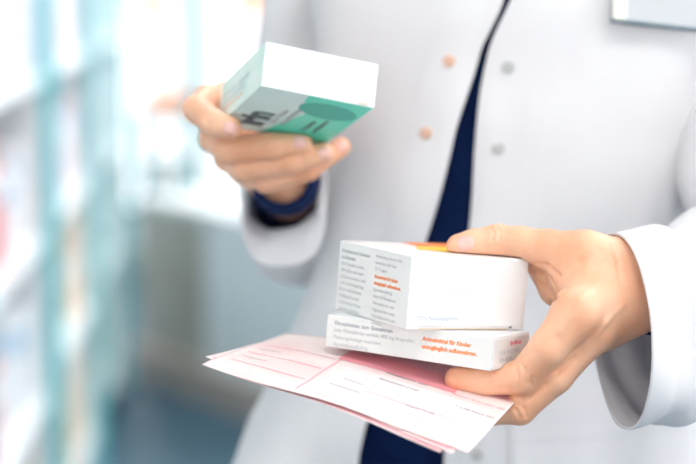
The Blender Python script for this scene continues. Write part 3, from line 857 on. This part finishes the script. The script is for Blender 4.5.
def coat_pt(z, t, lift=0.0, mode=0):
    p0, p1 = coat_range(z); ph = p0 + t * (p1 - p0)
    p = ring_pt(z, ph); e1 = ring_pt(z, ph + .01) - p; e2 = ring_pt(z + .004, ph) - ring_pt(z - .004, ph)
    n = np.cross(e1, e2); n /= np.linalg.norm(n) + 1e-9
    if n @ (p - np.array([interp(TORSO, z)[0], interp(TORSO, z)[1], z])) < 0: n = -n
    arc = min(t, 1 - t) * (p1 - p0) * .14
    f = folds(p, ph, z, 0)
    pl = 1 / (1 + math.exp((arc - .034) / .0010))            # raised button band beside the opening
    f += pl * .0014
    for k in (.004, .031):                                    # rows of stitching
        f -= .0006 * math.exp(-((arc - k) / .0009) ** 2)
    roll = math.exp(-arc / .004) * -.002
    return p + n * (f + roll + lift)

def tmesh(name, fn, nz_, nt, closed=False):
    V = [fn(i / nz_, j / nt) for i in range(nz_ + 1) for j in range(nt + (0 if closed else 1))]
    w = nt if closed else nt + 1
    F = []
    for i in range(nz_):
        for j in range(nt):
            j2 = (j + 1) % w
            F.append((i * w + j, i * w + j2, (i + 1) * w + j2, (i + 1) * w + j))
    return mesh(name, V, F)

def warp(u):   # finer columns next to the front edges
    return u + .045 * math.sin(2 * math.pi * u) * -1.0 * .9

coat = link('lab_coat', tmesh('lab_coat', lambda i, j: coat_pt(.42 + (1.385 - .42) * i, warp(j)), 200, 360), person, ['coat'])
so = coat.modifiers.new('cloth', 'SOLIDIFY'); so.thickness = .0018; so.offset = 1
coat['label'] = 'white cotton lab coat hanging open'

def loft(name, rings, nseg, nu, parent, m, fold=.0, thick=.0018, hem=None, seed=0.0, n_exp=2.0):
    """rings: (centre, u, v) in camera space; smooth tube with cloth folds"""
    C_ = [np.concatenate([[k], r[0], r[1], r[2]]) for k, r in enumerate(rings)]
    tab = [tuple(c) for c in C_]
    def fn(i, j):
        s = i * (len(rings) - 1); q = interp(tab, s); c, u, v = q[0:3], q[3:6], q[6:9]
        th = 2 * math.pi * j; n = 2 / n_exp
        ct, st = math.cos(th), math.sin(th)
        ct = math.copysign(abs(ct) ** n, ct); st = math.copysign(abs(st) ** n, st)
        d = u * ct + v * st; p = c + d; dn = d / (np.linalg.norm(d) + 1e-9)
        f = fold * (noise.noise(Vector((p[0] * 14 + seed, p[1] * 14, p[2] * 14))) * 1.2 + .6 * math.sin(s * 5.3 + 2.5 * math.sin(th + seed) + seed) * math.sin(th * 1.0 + s) + .5 * noise.noise(Vector((p[0] * 40, p[1] * 28 + seed, p[2] * 40))))
        f *= min(1, .35 + s * .9)
        if hem is not None:
            f += .0010 / (1 + math.exp(min(50, (s - hem) / .01))) - .0006 * math.exp(-((s - hem * .92) / .012) ** 2)
        return to_w(p + dn * f)
    o = link(name, tmesh(name, fn, nu, nseg, True), parent, [m])
    so = o.modifiers.new('cloth', 'SOLIDIFY'); so.thickness = thick; so.offset = 0
    return o
def R3(c, u, v): return (cam_pt(*c), np.array(u, float), np.array(v, float))
loft('sleeve', [R3((620, 330, 1.224), (-.0035, -.0605, .001), (.0120, .001, -.047)), R3((662, 322, 1.248), (-.002, -.0600, .002), (.020, .002, -.046)),
                R3((722, 310, 1.285), (.008, -.062, .010), (.032, .004, -.048)), R3((795, 292, 1.345), (.050, -.052, .020), (.036, .012, -.058)),
                R3((788, 165, 1.420), (.074, -.012, .004), (.006, .030, -.068)), R3((778, 20, 1.465), (.066, .004, 0), (0, .014, -.066)),
                R3((756, -75, 1.492), (.062, -.010, 0), (0, .006, -.066)), R3((738, -128, 1.505), (.046, -.040, 0), (0, .002, -.066)), R3((700, -140, 1.515), (.006, -.056, 0), (0, 0, -.062)), R3((655, -130, 1.52), (.0, -.045, 0), (0, 0, -.050))],
     96, 170, coat, 'coat', fold=.0075, hem=.50, seed=1.7, n_exp=2.15)['label'] = 'white sleeve with a wide open cuff'
loft('sleeve', [R3((286, 213, 1.456), (.002, -.0385, .012), (.0305, 0, .002)), R3((286, 190, 1.480), (.001, -.0290, .005), (.0300, 0, 0)),
                R3((298, 220, 1.58), (.0, -.047, -.004), (.043, 0, 0)), R3((308, 226, 1.640), (0, -.036, -.036), (.047, 0, 0)),
                R3((311, 120, 1.630), (0, .004, -.054), (.048, 0, 0)), R3((318, 10, 1.605), (0, .006, -.056), (.047, -.002, 0)),
                R3((325, -70, 1.585), (0, .006, -.060), (.046, .014, 0)), R3((341, -122, 1.570), (0, 0, -.062), (.036, .040, 0)), R3((376, -136, 1.555), (0, 0, -.060), (.006, .054, 0)), R3((420, -126, 1.55), (0, 0, -.05), (.0, .045, 0))],
     80, 150, coat, 'coat', fold=.0055, hem=.45, seed=4.1, n_exp=2.6)['label'] = 'white sleeve hanging open around the raised wrist'

# snaps on the button bands
def snap(px, py, m, label):
    ray = wpt(px, py, 1.0) - CAM
    best = None
    for i in range(220):
        z = 1.28 - .46 * i / 219
        for t in (np.linspace(.0, .08, 50) if px > 460 else np.linspace(.92, 1.0, 50)):
            p = coat_pt(z, float(t), .0018); d = p - CAM
            e_ = np.linalg.norm(np.cross(d, ray)) / np.linalg.norm(ray)
            if best is None or e_ < best[0]: best = (e_, p, z, float(t))
    p = best[1]; z, t = best[2], best[3]
    e1 = coat_pt(z, min(t + .004, 1)) - coat_pt(z, max(t - .004, 0)); e2 = coat_pt(z + .004, t) - coat_pt(z - .004, t)
    n = np.cross(e1, e2); n /= np.linalg.norm(n)
    if n[1] > 0: n = -n
    prof = [(0, .0022), (.0014, .0020), (.0019, .0010), (.0028, .0007), (.0036, .0018), (.0043, .0013), (.0045, 0), (.0045, -.0008)]
    V, F = [], []; S_ = 28
    for r, hgt in prof:
        for j in range(S_):
            V.append((r * math.cos(2 * math.pi * j / S_), r * math.sin(2 * math.pi * j / S_), hgt))
    for i in range(len(prof) - 1):
        for j in range(S_):
            F.append((i * S_ + j, (i + 1) * S_ + j, (i + 1) * S_ + (j + 1) % S_, i * S_ + (j + 1) % S_))
    o = link('snap_button', mesh('snap_button', V, F), coat, [m])
    o.matrix_world = Matrix.Translation(Vector(p)) @ Vector(n).to_track_quat('Z', 'Y').to_matrix().to_4x4()
    o['label'] = label
for px, py in ((450, 60), (426, 133)): snap(px, py, 'copper', 'copper coloured snap button')
for px, py in ((508, 68), (498, 148), (476, 455)): snap(px, py, 'silver', 'silver snap button')

# welt pocket low on the front, right of the opening
def coat_t_at(z, X):
    for k in range(400):
        t = k / 1000
        if coat_pt(z, t)[0] >= X: return t
    return .4
zp = 1.22 - ((408 - 232) * K * 1.39 * cp + 1.39 * sp)
t0, t1 = coat_t_at(zp, .115), coat_t_at(zp, .285)
pocket = link('hip_pocket', tmesh('hip_pocket', lambda i, j: coat_pt(zp - .19 + .19 * i - .004 * (1 - j), t0 + (t1 - t0) * j,
              .0022 + .0035 * i ** 6 * math.sin(math.pi * j) + (.0006 if i > .86 else 0)), 90, 70), coat, ['coat'])
sp_ = pocket.modifiers.new('cloth', 'SOLIDIFY'); sp_.thickness = .0016; sp_.offset = 1
pocket['label'] = 'patch pocket of the coat'

# collar and lapels (above the frame)
def collar_pt(i, j):
    ph = .75 + (2 * math.pi - 1.5) * j
    p = ring_pt(1.372 + .012 * i, ph, .006); c = np.array([.143, 1.53, 0]); d = p - c; d[2] = 0; d /= np.linalg.norm(d)
    return np.array([p[0], p[1], 1.358]) + d * (.022 * math.sin(i * 2.4)) + np.array([0, 0, .035 * math.sin(i * math.pi)]) + np.array([0, 0, -.02 * i])
cl = link('collar', tmesh('collar', collar_pt, 14, 80), coat, ['coat']); cs = cl.modifiers.new('cloth', 'SOLIDIFY'); cs.thickness = .002

# navy sweater
def sw_pt(i, j):
    z = .84 + (1.375 - .84) * i; ph = 2 * math.pi * j
    g = -.016 if z < 1.3 else -.016 + .010 * (z - 1.3) / .075
    p = ring_pt(z, ph, g if z > .97 else g - (.97 - z) * .22)
    d = p - np.array([interp(TORSO, z)[0], interp(TORSO, z)[1], z]); d /= np.linalg.norm(d)
    return p + d * (.004 * noise.noise(Vector((p[0] * 12, p[1] * 12, z * 14))) + .0025 * noise.noise(Vector((p[0] * 30, 0, z * 30))))
sweater = link('navy_sweater', tmesh('navy_sweater', sw_pt, 110, 140, True), person, ['navy'])
sweater['label'] = 'navy sweater showing in the gap of the coat and at both wrists'
loft('sweater_sleeve', [R3((645, 291, 1.222), (-.001, -.0265, .006), (.018, 0, -.0195)), R3((670, 293, 1.245), (0, -.0285, .005), (.019, 0, -.020)), R3((720, 296, 1.285), (.002, -.031, .006), (.020, 0, -.022)),
                R3((770, 297, 1.33), (.010, -.034, .008), (.022, .004, -.026))], 48, 50, sweater, 'navy', fold=.0015, thick=.0025, hem=None, seed=.3)
loft('sweater_sleeve', [R3((282, 177, 1.400), (0, -.0205, .004), (.0200, 0, 0)), R3((284, 180, 1.430), (0, -.0262, .002), (.0255, 0, 0)), R3((286, 183, 1.51), (0, -.0262, 0), (.0262, 0, 0)),
                R3((297, 203, 1.58), (0, -.034, -.004), (.034, 0, 0)), R3((306, 216, 1.645), (0, -.038, -.012), (.038, 0, 0))], 48, 50, sweater, 'navy', fold=.0015, thick=.0025, seed=2.3)

# navy trousers: pelvis and two legs in one garment
def trousers():
    def fn(P):
        t = ell(P, (.115, 1.53, .90), (.128, .090, .15))
        t = np.maximum(t, P[..., 2] - 1.0)
        for sx in (-.085, .085):
            x = .113 + sx
            t = smin(t, smin(cone(P, (x, 1.53, .86), (x, 1.52, .48), .079, .066), cone(P, (x, 1.52, .48), (x, 1.54, .12), .068, .062), .02), .02)
        t = np.maximum(t, .10 - P[..., 2])
        return t + .004 * np.sin(P[..., 0] * 40) * np.sin(P[..., 2] * 22 + P[..., 0] * 30)
    V, F = surface_net(fn, (-.10, 1.38, .06), (.33, 1.68, 1.04), .008)
    V = relax(V, F, 2)
    return link('trousers', mesh('trousers', V, F), person, ['trouser'])
trousers()['label'] = 'navy trousers'
def shoe(sx):
    x = .113 + sx
    def fn(P):
        t = smin(ell(P, (x + sx * .1, 1.50, .055), (.044, .075, .052)), ell(P, (x + sx * .14, 1.42, .040), (.046, .075, .038)), .03)
        t = smin(t, cone(P, (x, 1.545, .07), (x, 1.545, .11), .042, .040), .02)
        return np.maximum(t, .004 - P[..., 2])
    V, F = surface_net(fn, (x - .10, 1.30, -.01), (x + .10, 1.62, .17), .005)
    return link('shoe', mesh('shoe', relax(V, F, 2), F), person, ['shoe'])
shoe(-.085); shoe(.085)
def hair():
    def fn(P):
        t = smin(ell(P, (.143, 1.520, 1.580), (.088, .098, .100)), ell(P, (.143, 1.585, 1.50), (.070, .050, .10)), .04)
        t = np.maximum(t, -ell(P, (.143, 1.40, 1.52), (.070, .080, .092)))
        t = smin(t, ell(P, (.143, 1.635, 1.56), (.038, .036, .038)), .01)
        return t + .0015 * np.sin(P[..., 0] * 300 + P[..., 2] * 60)
    V, F = surface_net(fn, (.03, 1.36, 1.36), (.26, 1.70, 1.72), .005)
    return link('hair', mesh('hair', relax(V, F, 1), F), person, ['hair'])
hair()['label'] = 'brown hair tied back'

# name badge on the chest
bd = 1.380
o = wpt(611.5, 20.5, bd); rt = wpt(700, 30.5, bd + .012) - o; rt /= np.linalg.norm(rt)
upv = wpt(616, -40, bd + .008) - o; upv -= rt * (upv @ rt); upv /= np.linalg.norm(upv); nb = np.cross(rt, upv)
bm_ = Matrix(((rt[0], upv[0], nb[0], o[0]), (rt[1], upv[1], nb[1], o[1]), (rt[2], upv[2], nb[2], o[2]), (0, 0, 0, 1)))
badge = box('name_badge', 0, .078, 0, .046, -.003, 0, 'badge', None, .0012, 3); badge.matrix_world = bm_
tag(badge, 'pale grey plastic name badge clipped on the chest of the lab coat', 'badge')
box('edge_strip', .0012, .0088, .0012, .0448, .0, .0012, 'cream', badge, .0004)
box('edge_strip', .0088, .0108, .0012, .0448, .0, .0016, 'plastic', badge, .0004)
box('bottom_rim', .0, .078, -.0006, .0016, -.0032, .0008, 'steel', badge, .0004)
box('clip', .033, .045, .040, .060, -.009, -.003, 'steel', badge, .001)
